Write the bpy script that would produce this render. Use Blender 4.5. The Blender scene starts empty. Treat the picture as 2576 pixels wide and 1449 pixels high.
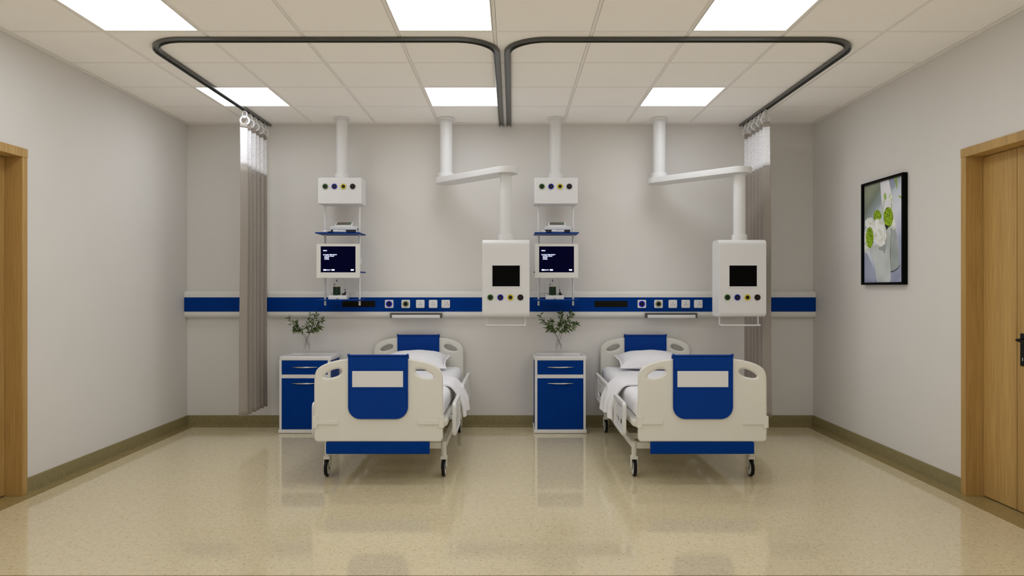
import bpy, bmesh, math, random
from mathutils import Vector, Matrix, noise
random.seed(7)
C = bpy.context.scene.collection
PI = math.pi
F = 2576 * 25.0 / 36.0            # focal length in photo pixels
CAMZ = 1.381
H = 3.026                         # ceiling height
XL, XR, YB, YF = -3.262, 3.023, 7.143, -0.9   # room

def P(px, py, d):                 # a measured point of the photograph at distance d
    return Vector(((px - 1288) * d / F, d, CAMZ - (py - 724.5) * d / F))

# ------------------------------------------------------------------ materials
def mat(name, col, rough=.5, spec=.5, metal=0, coat=0):
    m = bpy.data.materials.new(name); m.use_nodes = True
    b = m.node_tree.nodes['Principled BSDF']
    b.inputs['Base Color'].default_value = (*col, 1)
    b.inputs['Roughness'].default_value = rough
    b.inputs['Specular IOR Level'].default_value = spec
    b.inputs['Metallic'].default_value = metal
    b.inputs['Coat Weight'].default_value = coat
    return m
def nt(m): return m.node_tree, m.node_tree.nodes['Principled BSDF']
def noise_node(t, scale, detail=3, coords='Object', stretch=(1, 1, 1), rough=.5):
    tc = t.nodes.new('ShaderNodeTexCoord'); mp = t.nodes.new('ShaderNodeMapping')
    mp.inputs['Scale'].default_value = stretch
    n = t.nodes.new('ShaderNodeTexNoise'); n.inputs['Scale'].default_value = scale
    n.inputs['Detail'].default_value = detail; n.inputs['Roughness'].default_value = rough
    t.links.new(tc.outputs[coords], mp.inputs[0]); t.links.new(mp.outputs[0], n.inputs['Vector'])
    return n
def ramp(t, src, stops):
    r = t.nodes.new('ShaderNodeValToRGB'); e = r.color_ramp.elements
    while len(e) < len(stops): e.new(.5)
    for k, (p, c) in enumerate(stops):
        e[k].position = p; e[k].color = (*c, 1) if len(c) == 3 else c
    t.links.new(src, r.inputs[0]); return r
def bump(t, b, src, strength, dist=.002):
    n = t.nodes.new('ShaderNodeBump'); n.inputs['Strength'].default_value = strength
    n.inputs['Distance'].default_value = dist
    t.links.new(src, n.inputs['Height']); t.links.new(n.outputs[0], b.inputs['Normal'])
def mottled(name, col, rough, amt=.03, scale=6, spec=.4, bmp=0, bscale=300, coat=0, metal=0):
    m = mat(name, col, rough, spec, metal, coat); t, b = nt(m)
    n = noise_node(t, scale)
    lo = tuple(c * (1 - amt) for c in col); hi = tuple(min(1, c * (1 + amt)) for c in col)
    r = ramp(t, n.outputs['Fac'], [(.3, lo), (.7, hi)])
    t.links.new(r.outputs[0], b.inputs['Base Color'])
    if bmp:
        n2 = noise_node(t, bscale, 2); bump(t, b, n2.outputs['Fac'], bmp, .001)
    return m

M = {}
M['wall'] = mottled('wall_paint', (.69, .672, .645), .75, .012, 1.5, .25, .12, 350)
M['ceil'] = mottled('ceiling_tile', (.93, .905, .87), .85, .008, 3, .2, .1, 500)
M['grid'] = mottled('ceiling_grid', (.83, .80, .76), .5, .008, 3, .3)
M['white'] = mottled('white_lacquer', (.70, .70, .70), .32, .01, 5, .35)
M['cream'] = mottled('cream_plastic', (.70, .69, .63), .4, .012, 4, .35)
M['offwhite'] = mottled('off_white_plastic', (.70, .695, .665), .42, .01, 5, .3)
M['blue'] = mottled('blue_laminate', (.0, .033, .215), .4, .05, 9, .05)
M['bluevinyl'] = mottled('blue_vinyl', (.0, .037, .245), .34, .04, 12, .13, .05, 500)
M['sheet'] = mottled('white_sheet', (.80, .80, .83), .8, .01, 6, .2, .08, 600)
M['black'] = mottled('black_rubber', (.006, .006, .007), .45, .1, 30, .2)
M['blackgloss'] = mottled('black_glass', (.002, .002, .002), .3, .05, 30, .05)
M['slot'] = mottled('black_slot', (.008, .006, .003), .6, .1, 40, .1)
M['track'] = mottled('dark_track', (.06, .06, .054), .3, .05, 30, .7)
M['steel'] = mottled('brushed_steel', (.62, .60, .57), .22, .05, 60, .5, 0, 300, 0, 1)
M['dgrey'] = mottled('dark_grey', (.10, .095, .085), .5, .05, 30)
M['charcoal'] = mottled('charcoal_valve', (.012, .013, .013), .35, .1, 60, .4)
M['green'] = mottled('green_ring', (.045, .15, .02), .35, .05, 60)
M['bluering'] = mottled('blue_ring', (.0, .0, .30), .35, .05, 60)
M['brightblue'] = mottled('bright_blue_ring', (.0, .0, .75), .35, .05, 60)
M['yellow'] = mottled('yellow_ring', (.62, .50, .01), .35, .05, 60)
M['brown'] = mottled('dark_ring', (.012, .003, .003), .35, .05, 60)
M['olive'] = mottled('olive_ring', (.33, .35, .17), .35, .05, 60)
M['dgreen'] = mottled('dark_green_jar', (.003, .022, .008), .25, .2, 60)
M['navy'] = mottled('navy_plastic', (.0, .0, .09), .35, .05, 60)
M['beige'] = mottled('beige_lid', (.55, .52, .38), .45, .03, 60)
M['grey'] = mottled('grey_display', (.13, .12, .10), .35, .1, 90)
M['ledgreen'] = mottled('green_key', (.06, .30, .03), .4, .05, 60)
M['screen'] = mottled('dark_blue_screen', (.0, .0, .004), .3, .1, 20, .05)
M['tube'] = mottled('clear_tubing', (.45, .43, .40), .3, .05, 60)

def emit(name, col, s):
    m = bpy.data.materials.new(name); m.use_nodes = True; t = m.node_tree
    t.nodes.clear(); o = t.nodes.new('ShaderNodeOutputMaterial'); e = t.nodes.new('ShaderNodeEmission')
    e.inputs[0].default_value = (*col, 1); e.inputs[1].default_value = s
    t.links.new(e.outputs[0], o.inputs[0]); return m
M['lamp'] = emit('lit_diffuser', (.94, .97, 1.02), 7.1)
M['text'] = emit('lit_text', (.75, .80, 1.0), 1.8)
M['glow'] = emit('screen_glow', (.0, .0, 1.0), .010)

# faintly lit screen: dark blue glass that gives off a little blue
t, b = nt(M['screen']); b.inputs['Emission Color'].default_value = (0, 0, 1, 1); b.inputs['Emission Strength'].default_value = .010

def leaf_mat():
    m = mat('leaf', (.02, .05, .008), .45, .4); t, b = nt(m)
    n = noise_node(t, 60)
    r = ramp(t, n.outputs['Fac'], [(.3, (.006, .018, .002)), (.5, (.032, .075, .006)), (.66, (.17, .25, .035))])
    t.links.new(r.outputs[0], b.inputs['Base Color']); return m
M['leaf'] = leaf_mat()
M['stem'] = mottled('stem', (.045, .035, .03), .6, .2, 80)

def glass_mat():
    m = bpy.data.materials.new('clear_glass'); m.use_nodes = True; t = m.node_tree; t.nodes.clear()
    o = t.nodes.new('ShaderNodeOutputMaterial'); mx = t.nodes.new('ShaderNodeMixShader')
    tr = t.nodes.new('ShaderNodeBsdfTransparent'); tr.inputs[0].default_value = (.992, .992, .992, 1)
    g = t.nodes.new('ShaderNodeBsdfGlossy'); g.inputs['Roughness'].default_value = .03
    lw = t.nodes.new('ShaderNodeLayerWeight'); lw.inputs[0].default_value = .5
    fr = t.nodes.new('ShaderNodeMapRange'); fr.inputs[1].default_value = .55; fr.inputs[3].default_value = .012; fr.inputs[4].default_value = .20
    t.links.new(lw.outputs['Facing'], fr.inputs[0])
    t.links.new(fr.outputs[0], mx.inputs[0]); t.links.new(tr.outputs[0], mx.inputs[1])
    t.links.new(g.outputs[0], mx.inputs[2]); t.links.new(mx.outputs[0], o.inputs[0]); return m
M['glass'] = glass_mat()

def wood_mat():
    m = mat('oak_veneer', (.36, .22, .075), .42, .4); t, b = nt(m)
    n = noise_node(t, 9, 6, stretch=(14, 14, .35), rough=.6)
    n2 = noise_node(t, 2.2, 3, stretch=(5, 5, .12))
    r = ramp(t, n.outputs['Fac'], [(.28, (.37, .22, .068)), (.5, (.46, .29, .097)), (.72, (.54, .36, .135))])
    r2 = ramp(t, n2.outputs['Fac'], [(.35, (.88, .86, .84)), (.65, (1.06, 1.05, 1.03))])
    mx = t.nodes.new('ShaderNodeMix'); mx.data_type = 'RGBA'; mx.blend_type = 'MULTIPLY'
    mx.inputs[0].default_value = 1
    t.links.new(r.outputs[0], mx.inputs[6]); t.links.new(r2.outputs[0], mx.inputs[7])
    t.links.new(mx.outputs[2], b.inputs['Base Color']); return m
M['wood'] = wood_mat()

def speckled(name, base, dark, light, border=None, rough=.2):
    """sheet vinyl with small chips; a darker border strip laid along the walls"""
    m = mat(name, base, rough, .85 if border else .4); t, b = nt(m)
    tc = t.nodes.new('ShaderNodeTexCoord')
    def chips(scale, thr, seed):
        mp = t.nodes.new('ShaderNodeMapping'); mp.inputs['Location'].default_value = (seed, seed * .7, 0)
        mp.inputs['Scale'].default_value = (1, 1.0, 1)
        w = t.nodes.new('ShaderNodeTexNoise'); w.inputs['Scale'].default_value = scale; w.inputs['Detail'].default_value = 1.5
        t.links.new(tc.outputs['Object'], mp.inputs[0]); t.links.new(mp.outputs[0], w.inputs['Vector'])
        r = t.nodes.new('ShaderNodeMapRange'); r.inputs[1].default_value = thr; r.inputs[2].default_value = thr + .07
        t.links.new(w.outputs['Fac'], r.inputs[0]); return r.outputs[0]
    def mix(f, a, c, blend='MIX'):
        x = t.nodes.new('ShaderNodeMix'); x.data_type = 'RGBA'; x.blend_type = blend
        if isinstance(f, float): x.inputs[0].default_value = f
        else: t.links.new(f, x.inputs[0])
        for k, v in ((6, a), (7, c)):
            if isinstance(v, tuple): x.inputs[k].default_value = (*v, 1)
            else: t.links.new(v, x.inputs[k])
        return x.outputs[2]
    big = noise_node(t, 26, 4, rough=.65)
    cbase = ramp(t, big.outputs['Fac'], [(.32, tuple(c * .93 for c in base)), (.68, tuple(c * 1.06 for c in base))]).outputs[0]
    c1 = mix(chips(64, .615, 3.1), cbase, dark)
    c2 = mix(chips(70, .64, 11.7), c1, light)
    c3 = mix(chips(130, .67, 23.7), c2, tuple(c * .6 for c in dark))
    out = c3
    if border:
        sx = t.nodes.new('ShaderNodeSeparateXYZ'); t.links.new(tc.outputs['Object'], sx.inputs[0])
        def cmp(op, k, v):
            n = t.nodes.new('ShaderNodeMath'); n.operation = op; n.inputs[1].default_value = v
            t.links.new(sx.outputs[k], n.inputs[0]); return n.outputs[0]
        def mx(a, c):
            n = t.nodes.new('ShaderNodeMath'); n.operation = 'MAXIMUM'
            t.links.new(a, n.inputs[0]); t.links.new(c, n.inputs[1]); return n.outputs[0]
        def band(lo, hi):
            n = t.nodes.new('ShaderNodeMath'); n.operation = 'MULTIPLY'
            t.links.new(cmp('GREATER_THAN', 1, lo), n.inputs[0]); t.links.new(cmp('LESS_THAN', 1, hi), n.inputs[1]); return n.outputs[0]
        f = mx(band(3.31, 3.4185), mx(mx(cmp('GREATER_THAN', 0, XR - .093), cmp('LESS_THAN', 0, XL + .093)), cmp('GREATER_THAN', 1, YB - .10)))
        out = mix(f, c3, mix(1.0, c3, border, 'MULTIPLY'))
    t.links.new(out, b.inputs['Base Color'])
    return m
M['floor'] = speckled('floor_vinyl', (.63, .55, .365), (.49, .365, .18), (.71, .67, .54), (.47, .42, .27), .07)
M['base'] = speckled('baseboard_vinyl', (.26, .215, .10), (.19, .145, .06), (.31, .265, .14), None, .45)

def cloth_mat(name, col, rough=.85, weave=900):
    m = mat(name, col, rough, .2); t, b = nt(m)
    w = noise_node(t, 60, 2, stretch=(1, 1, 8))
    r = ramp(t, w.outputs['Fac'], [(.3, tuple(c * .9 for c in col)), (.7, tuple(c * 1.08 for c in col))])
    t.links.new(r.outputs[0], b.inputs['Base Color'])
    bump(t, b, w.outputs['Fac'], .25, .003)
    b.inputs['Sheen Weight'].default_value = .15
    return m
M['curtain'] = cloth_mat('taupe_curtain', (.31, .275, .24))
def net_mat():
    m = mat('white_net', (.85, .85, .88), .8, .2); t, b = nt(m)
    n = noise_node(t, 170, 1)
    r = ramp(t, n.outputs['Fac'], [(.36, (.62, .62, .62)), (.5, (1, 1, 1))])
    t.links.new(r.outputs[0], b.inputs['Alpha']); return m
M['net'] = net_mat()

# ------------------------------------------------------------------ mesh builder
class MB:
    def __init__(s): s.bm = bmesh.new(); s.mats = []
    def _mi(s, m):
        m = M[m] if isinstance(m, str) else m
        if m not in s.mats: s.mats.append(m)
        return s.mats.index(m)
    def add(s, tmp, m, bevel=0, seg=2, ang=.6, mtx=None, normals=True):
        if normals: bmesh.ops.recalc_face_normals(tmp, faces=tmp.faces)
        if bevel:
            ed = [e for e in tmp.edges if len(e.link_faces) == 2 and e.calc_face_angle(0) > ang]
            bmesh.ops.bevel(tmp, geom=ed, offset=bevel, segments=seg, affect='EDGES', profile=.5, clamp_overlap=True)
        if mtx is not None: bmesh.ops.transform(tmp, matrix=mtx, verts=tmp.verts)
        k = s._mi(m)
        for f in tmp.faces: f.material_index = k
        me = bpy.data.meshes.new('t'); tmp.to_mesh(me); tmp.free(); s.bm.from_mesh(me); bpy.data.meshes.remove(me)
        return s
    def box(s, x0, x1, y0, y1, z0, z1, m, bevel=0, seg=2, mtx=None):
        t = bmesh.new(); bmesh.ops.create_cube(t, size=1)
        for v in t.verts:
            v.co = Vector((x0 if v.co.x < 0 else x1, y0 if v.co.y < 0 else y1, z0 if v.co.z < 0 else z1))
        return s.add(t, m, bevel, seg, mtx=mtx)
    def cyl(s, a, b, r, m, n=32, r2=None, bevel=0, seg=2):
        a, b = Vector(a), Vector(b); d = b - a; t = bmesh.new()
        bmesh.ops.create_cone(t, cap_ends=True, segments=n, radius1=r, radius2=r if r2 is None else r2, depth=d.length)
        q = Vector((0, 0, 1)).rotation_difference(d.normalized())
        mt = Matrix.Translation((a + b) / 2) @ q.to_matrix().to_4x4()
        return s.add(t, m, bevel, seg, ang=1.2, mtx=mt)
    def prism(s, pts, axis, a0, a1, m, bevel=0, seg=2, mtx=None):
        """polygon of (u,v) pairs extruded along axis: x->(y,z)  y->(x,z)  z->(x,y)"""
        t = bmesh.new()
        def mk(u, v, w):
            return {'x': (w, u, v), 'y': (u, w, v), 'z': (u, v, w)}[axis]
        A = [t.verts.new(mk(u, v, a0)) for u, v in pts]; B = [t.verts.new(mk(u, v, a1)) for u, v in pts]
        n = len(pts)
        t.faces.new(A); t.faces.new(B[::-1])
        for i in range(n): t.faces.new((A[i], B[i], B[(i + 1) % n], A[(i + 1) % n]))
        return s.add(t, m, bevel, seg, ang=1.2, mtx=mtx)
    def tube(s, pts, r, m, n=10, closed=False, rs=None):
        pts = [Vector(p) for p in pts]; t = bmesh.new(); rings = []; N = len(pts); up = None
        for i, p in enumerate(pts):
            if closed: d = pts[(i + 1) % N] - pts[i - 1]
            else: d = pts[min(i + 1, N - 1)] - pts[max(i - 1, 0)]
            d.normalize()
            if up is None:
                up = Vector((0, 0, 1)) if abs(d.z) < .9 else Vector((1, 0, 0))
            up = (up - d * up.dot(d)).normalized(); sd = d.cross(up)
            rr = rs[i] if rs else r
            rings.append([t.verts.new(p + (up * math.cos(2 * PI * k / n) + sd * math.sin(2 * PI * k / n)) * rr) for k in range(n)])
        for i in range(N if closed else N - 1):
            a, b = rings[i], rings[(i + 1) % N]
            for k in range(n): t.faces.new((a[k], a[(k + 1) % n], b[(k + 1) % n], b[k]))
        if not closed: t.faces.new(rings[0]); t.faces.new(rings[-1][::-1])
        return s.add(t, m)
    def sweep(s, path, prof, m):
        """closed profile [(side, z)] swept along a horizontal path of (x,y)"""
        t = bmesh.new(); rings = []; N = len(path)
        for i in range(N):
            a = Vector(path[max(i - 1, 0)]); b = Vector(path[min(i + 1, N - 1)]); d = (b - a).normalized()
            nrm = Vector((-d.y, d.x)); p = Vector(path[i])
            rings.append([t.verts.new((p.x + nrm.x * u, p.y + nrm.y * u, z)) for u, z in prof])
        n = len(prof)
        for i in range(N - 1):
            for k in range(n): t.faces.new((rings[i][k], rings[i][(k + 1) % n], rings[i + 1][(k + 1) % n], rings[i + 1][k]))
        t.faces.new(rings[0]); t.faces.new(rings[-1][::-1])
        return s.add(t, m)
    def grid(s, pts, m, closed_u=False):
        t = bmesh.new(); V = [[t.verts.new(p) for p in row] for row in pts]; nu = len(V[0])
        for i in range(len(V) - 1):
            for j in range(nu if closed_u else nu - 1):
                t.faces.new((V[i][j], V[i][(j + 1) % nu], V[i + 1][(j + 1) % nu], V[i + 1][j]))
        return s.add(t, m)
    def build(s, name, parent=None, sharp=.7, wn=True):
        for f in s.bm.faces: f.smooth = True
        for e in s.bm.edges:
            if len(e.link_faces) == 2 and e.calc_face_angle(0) > sharp: e.smooth = False
        me = bpy.data.meshes.new(name); s.bm.to_mesh(me); s.bm.free()
        for m in s.mats: me.materials.append(m)
        o = bpy.data.objects.new(name, me); C.objects.link(o)
        if parent: o.parent = parent
        if wn:
            w = o.modifiers.new('wn', 'WEIGHTED_NORMAL'); w.keep_sharp = True
        return o

def tag(o, label, cat, group=None):
    o['label'] = label; o['category'] = cat
    if group: o['group'] = group
    return o
def thing(name, label, cat, loc=(0, 0, 0), group=None):
    o = bpy.data.objects.new(name, None); C.objects.link(o); o.location = loc; o.empty_display_size = .1
    return tag(o, label, cat, group)
def struct(o): o['kind'] = 'structure'; return o
def kids(o): return [c for c in bpy.data.objects if c.parent == o]
def copy_tree(o, parent=None):
    c = o.copy(); C.objects.link(c); c.parent = parent
    for ch in kids(o): copy_tree(ch, c)
    return c
def again(o, loc, label):
    c = copy_tree(o); c.location = loc; c['label'] = label; return c
def rrect(x0, x1, z0, z1, r, n=6):
    out = []
    rr = r if isinstance(r, (list, tuple)) else (r,) * 4      # bl, br, tr, tl
    for (cx, cz, a0, q) in ((x0 + rr[0], z0 + rr[0], PI, rr[0]), (x1 - rr[1], z0 + rr[1], 1.5 * PI, rr[1]),
                            (x1 - rr[2], z1 - rr[2], 0, rr[2]), (x0 + rr[3], z1 - rr[3], .5 * PI, rr[3])):
        if q <= 0: out.append((cx, cz)); continue
        for k in range(n + 1):
            a = a0 + .5 * PI * k / n; out.append((cx + q * math.cos(a), cz + q * math.sin(a)))
    return out
def spline(pts, n=6, closed=False):
    pts = [Vector(p) for p in pts]; N = len(pts); out = []
    for i in range(N if closed else N - 1):
        g = (lambda k: pts[k % N]) if closed else (lambda k: pts[max(0, min(N - 1, k))])
        p0, p1, p2, p3 = g(i - 1), g(i), g(i + 1), g(i + 2)
        for k in range(n):
            u = k / n
            out.append(.5 * (2 * p1 + (p2 - p0) * u + (2 * p0 - 5 * p1 + 4 * p2 - p3) * u * u + (3 * p1 - p0 - 3 * p2 + p3) * u ** 3))
    if not closed: out.append(pts[-1])
    return out

# ------------------------------------------------------------------ the room
DY0, DY1, DZ = 3.50, 4.721, 2.252       # door opening
T = .25
b = MB(); b.box(XL - T, XR + T, YF - T, YB + T, -.12, 0, 'floor'); struct(b.build('floor'))
b = MB(); b.box(XL - T, XR + T, YB, YB + T, 0, H + .08, 'wall'); struct(b.build('wall_back'))
b = MB(); b.box(XL - T, XR + T, YF - T, YF, 0, H + .08, 'wall'); struct(b.build('wall_front'))
for side, x0, x1 in (('left', XL - T, XL), ('right', XR, XR + T)):
    b = MB()
    b.box(x0, x1, YF, DY0 - .048, 0, H + .08, 'wall'); b.box(x0, x1, DY1 + .048, YB, 0, H + .08, 'wall')
    b.box(x0, x1, DY0 - .048, DY1 + .048, DZ + .055, H + .08, 'wall')
    struct(b.build('wall_' + side))

# baseboards with a small cove foot
bp = [(0, 0), (.014, 0), (.014, .003), (.012, .007), (.0105, .014), (.010, .098), (.008, .1035), (0, .1035)]
b = MB(); b.prism([(YB - u, z) for u, z in bp], 'x', XL, XR, 'base'); struct(b.build('baseboard_back'))
for side, x, sg in (('left', XL, 1), ('right', XR, -1)):
    b = MB()
    for y0, y1 in ((YF, DY0 - .05), (DY1 + .05, YB - .011)):
        b.prism([(x + sg * u, z) for u, z in bp], 'y', y0, y1, 'base')
    struct(b.build('baseboard_' + side))
b = MB(); b.prism([(YF + u, z) for u, z in bp], 'x', XL, XR, 'base'); struct(b.build('baseboard_front'))

# ceiling: tiles between a T-bar grid, lamps set into cells
PX, PY = .6264, .6290
GX = [-2.617 + PX * k for k in range(0, 9)]
GY = [YB - .693 - PY * k for k in range(0, 14)]          # 6.450, 5.821 ...
GY = [y for y in GY if y > YF + .05]
xs = [XL] + GX + [XR]; xs = [x for i, x in enumerate(xs) if i == 0 or x - xs[i - 1] > .1]; xs[-1] = XR
ys = sorted([YF] + GY + [YB])
lampcells = {}
for ci, lx in enumerate((-2.617, -.738, 1.141)):
    for ri, ly in enumerate((5.821, 5.821 - 3 * PY, 5.821 - 6 * PY, 5.821 - 9 * PY)):
        lampcells[(round(lx, 1), round(ly, 1))] = (ci, ri, lx, ly)
b = MB()
lamps = []
for i in range(len(xs) - 1):
    for j in range(len(ys) - 1):
        x0, x1, y0, y1 = xs[i], xs[i + 1], ys[j], ys[j + 1]
        key = next((v for v in lampcells.values() if abs(v[2] - x0) < .1 and abs(v[3] - y0) < .1), None)
        g = .0125
        xa = x0 + (g if x0 > XL else .040); xb = x1 - (g if x1 < XR - .01 else .040)
        ya = y0 + (g if y0 > YF + .01 else .06); yb_ = y1 - (g if y1 < YB - .01 else .077)
        if key: lamps.append((key[0], key[1], xa, xb, ya, yb_)); continue
        b.box(xa, xb, ya, yb_, H, H + .02, 'ceil', .0015, 1)
b.box(XL - T, XR + T, YF - T, YB + T, H + .08, H + .16, 'ceil')
struct(b.build('ceiling'))
b = MB()
for x in xs[1:-1]: b.box(x - .0105, x + .0105, YF, YB - .07, H + .001, H + .03, 'grid', .001, 1)
for y in ys[1:-1]: b.box(XL + .034, XR - .034, y - .0105, y + .0105, H + .0015, H + .028, 'grid', .001, 1)
struct(b.build('trim_1'))
b = MB()
b.box(XL, XL + .034, YF, YB, H - .003, H + .03, 'grid', .002, 1)
b.box(XR - .034, XR, YF, YB, H - .003, H + .03, 'grid', .002, 1)
b.box(XL + .034, XR - .034, YB - .070, YB, H - .003, H + .03, 'grid', .002, 1)
b.box(XL + .034, XR - .034, YF, YF + .058, H - .003, H + .03, 'grid', .002, 1)
struct(b.build('trim_2'))

colname = ['left', 'middle', 'right']; rowname = ['in the row nearest the back wall', 'in the row in front of the curtain tracks',
           'in the third row from the back wall', 'in the row farthest from the back wall']
for ci, ri, xa, xb, ya, yb_ in sorted(lamps):
    cx, cy = (xa + xb) / 2, (ya + yb_) / 2; hx, hy = (xb - xa) / 2, (yb_ - ya) / 2
    L = thing('ceiling_light', 'square white lit ceiling panel, %s one %s' % (colname[ci], rowname[ri]), 'ceiling light',
              (cx, cy, H), 'square ceiling light panels')
    b = MB()
    w = .007
    b.box(-hx, hx, -hy, -hy + w, 0, .02, 'grid'); b.box(-hx, hx, hy - w, hy, 0, .02, 'grid')
    b.box(-hx, -hx + w, -hy + w, hy - w, 0, .02, 'grid'); b.box(hx - w, hx, -hy + w, hy - w, 0, .02, 'grid')
    b.box(-hx, hx, -hy, hy, .02, .05, 'grid')
    b.build('frame', L)
    b = MB(); b.box(-hx + w, hx - w, -hy + w, hy - w, .003, .008, 'lamp'); b.build('diffuser', L)

# doors: oak frame, narrow fixed leaf + wide leaf, black lever
def door(idx, sg, xw, label):
    """sg=+1: in the right wall"""
    D = bpy.data.objects.new('door_%d' % idx, None); C.objects.link(D); D['kind'] = 'structure'
    D['label'] = label
    D.location = (xw, DY1, 0)
    def X(a, c): return (min(a * sg, c * sg), max(a * sg, c * sg))
    y1, y0 = 0, DY0 - DY1
    b = MB()
    f0, f1 = X(-.012, .16)
    b.box(f0, f1, 0, .05, 0, DZ, 'wood', .0015, 1)
    b.box(f0, f1, y0 - .05, y0, 0, DZ, 'wood', .0015, 1)
    f0h, f1h = X(-.014, .16)
    b.box(f0h, f1h, y0 - .052, .052, DZ, DZ + .059, 'wood', .0015, 1)
    b.build('door_frame', D)
    l0, l1 = X(.104, .144); ysm = 4.405 - DY1
    b = MB(); b.box(l0, l1, ysm + .003, -.002, .006, DZ - .003, 'wood', .002, 1); b.build('fixed_leaf', D)
    b = MB(); b.box(l0, l1, y0 + .002, ysm - .003, .006, DZ - .003, 'wood', .002, 1); leaf = b.build('door_leaf', D)
    b = MB(); yc = 4.34 - DY1; xf = .104
    p0, p1 = X(xf - .008, xf)
    b.box(p0, p1, yc - .027, yc + .027, .903, 1.103, 'black', .006, 3)
    path = [Vector((sg * xf, yc, 1.064)), Vector((sg * (xf - .03), yc, 1.064)), Vector((sg * (xf - .047), yc - .004, 1.064)),
            Vector((sg * (xf - .055), yc - .022, 1.063)), Vector((sg * (xf - .052), yc - .07, 1.056)), Vector((sg * (xf - .05), yc - .12, 1.055))]
    b.tube(spline(path, 5), .0085, 'black', 14)
    q0, q1 = X(xf - .011, xf - .006)
    b.box(q0, q1, yc - .004, yc + .004, .935, .955, 'steel')
    b.build('door_handle', leaf)
    return D
door(1, -1, XL, 'oak double door in the left wall with a black lever')
door(2, 1, XR, 'oak double door in the right wall with a black lever')

# ------------------------------------------------------------------ bedhead service panel on the back wall
PZ0, PZ1, PYF = 1.087, 1.351, 7.068
pnl = thing('bedhead_panel', 'long white wall service panel with a blue stripe behind both beds', 'wall panel', (0, YB, PZ0))
r = .034
prof = [(0, 0)]
for k in range(7): a = 1.5 * PI - .5 * PI * k / 6; prof.append((-(YB - PYF) + r + r * math.cos(a) * 1, r + r * math.sin(a)))
for k in range(7): a = PI - .5 * PI * k / 6; prof.append((-(YB - PYF) + r + r * math.cos(a), PZ1 - PZ0 - r + r * math.sin(a)))
prof.append((0, PZ1 - PZ0))
b = MB(); b.prism(prof, 'x', XL + .001, XR - .001, 'offwhite', .004, 2); b.build('housing', pnl)
b = MB(); b.box(XL + .004, XR - .004, PYF - YB - .0015, PYF - YB + .004, 1.146 - PZ0, 1.288 - PZ0, 'blue', .0005, 1); b.build('blue_stripe', pnl)
k7 = PYF / F
def px7(px): return (px - 1288) * k7
for a, c in ((861.3, 943.8), (1495.3, 1578.6)):
    b = MB(); b.box(px7(a), px7(c), PYF - YB - .0045, PYF - YB, 1.381 - 47.8 * k7 - PZ0, 1.381 - 32.5 * k7 - PZ0, 'slot', .001, 1)
    b.build('black_slot', pnl)

SY = PYF - .0016
def plate(): 
    b = MB(); b.prism(rrect(-.0425, .0425, -.0405, .0405, .011), 'y', -.012, 0, 'white', .003, 2); return b
def disc(b, r0, y0, y1, m, cx=0, cz=0, n=32): b.cyl((cx, y0, cz), (cx, y1, cz), r0, m, n)
def ringm(b, R, r, y, m, cx=0, cz=0):
    b.tube([(cx + R * math.cos(2 * PI * k / 36), y, cz + R * math.sin(2 * PI * k / 36)) for k in range(36)], r, m, 8, True)
def outlet(ringmat, label, px):
    o = thing('gas_outlet', label, 'gas outlet', (px7(px), SY, 1.223), 'round gas outlets on the blue stripe')
    plate().build('cover_plate', o)
    b = MB(); disc(b, .031, -.0135, -.010, 'brown'); disc(b, .029, -.017, -.0135, ringmat); disc(b, .0185, -.019, -.017, 'black')
    ringm(b, .0185, .0022, -.018, 'black'); b.build('valve_ring', o)
    return o
def holes(b, cx):
    b.box(cx - .0022, cx + .0022, -.0146, -.011, .006, .017, 'slot'); b.box(cx - .0125, cx - .008, -.0146, -.011, -.013, -.003, 'slot')
    b.box(cx + .008, cx + .0125, -.0146, -.011, -.013, -.003, 'slot')
def socket(label, px, switch=False):
    o = thing('power_socket', label, 'power socket', (px7(px), SY, 1.223), 'white sockets on the blue stripe')
    plate().build('cover_plate', o)
    b = MB()
    if not switch:
        b.prism(rrect(-.031, .031, -.031, .031, .003), 'y', -.0142, -.011, 'white', .0012, 1); holes(b, 0); b.build('socket_insert', o)
    else:
        b.box(-.008, .0385, -.0138, -.011, -.036, .036, 'white', .001, 1); holes(b, .0145); b.build('socket_insert', o)
        b = MB(); b.box(-.034, -.0105, -.0165, -.011, -.031, .031, 'white', .0015, 1); b.build('switch', o)
    return o
for grp, bed, xs_ in ((0, 'left bed', (979.4, 1021, 1057.6, 1089.8, 1121.5)), (1, 'right bed', (1614.2, 1656, 1692, 1724.4, 1756))):
    outlet('brightblue', 'blue-ringed round gas outlet on white plate above the %s' % bed, xs_[0])
    outlet('olive', 'pale green-ringed round gas outlet on white plate above the %s' % bed, xs_[1])
    socket('white three-slot socket next to the green-ringed outlet above the %s' % bed, xs_[2])
    socket('white three-slot socket in the middle of the three above the %s' % bed, xs_[3])
    socket('white socket with a rocker switch beside its slots, above the %s' % bed, xs_[4], True)
    x0, x1 = ((983, 1113), (1621.6, 1751.3))[grp]
    cx = (px7(x0) + px7(x1)) / 2; hw = (x1 - x0) / 2 * 7.03 / F
    o = thing('reading_lamp', 'slim white reading light in a dark bracket above the %s' % bed, 'reading lamp', (cx, PYF, 1.084), 'reading lights under the wall panel')
    b = MB(); b.box(-hw, hw, -.055, .004, .037, .050, 'dgrey', .001, 1)
    b.box(-hw, -hw + .017, -.055, .004, 0, .037, 'dgrey', .001, 1); b.box(hw - .017, hw, -.055, .004, 0, .037, 'dgrey', .001, 1)
    b.build('bracket', o)
    b = MB(); b.prism(rrect(-.056, -.006, 0, .033, (.012, .003, .003, .004)), 'x', -hw + .019, hw - .019, 'white'); b.build('lamp_body', o)
    b = MB(); b.box(-hw + .017, hw - .017, -.006, .004, 0.001, .037, 'dgrey'); b.build('back_plate', o)

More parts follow.
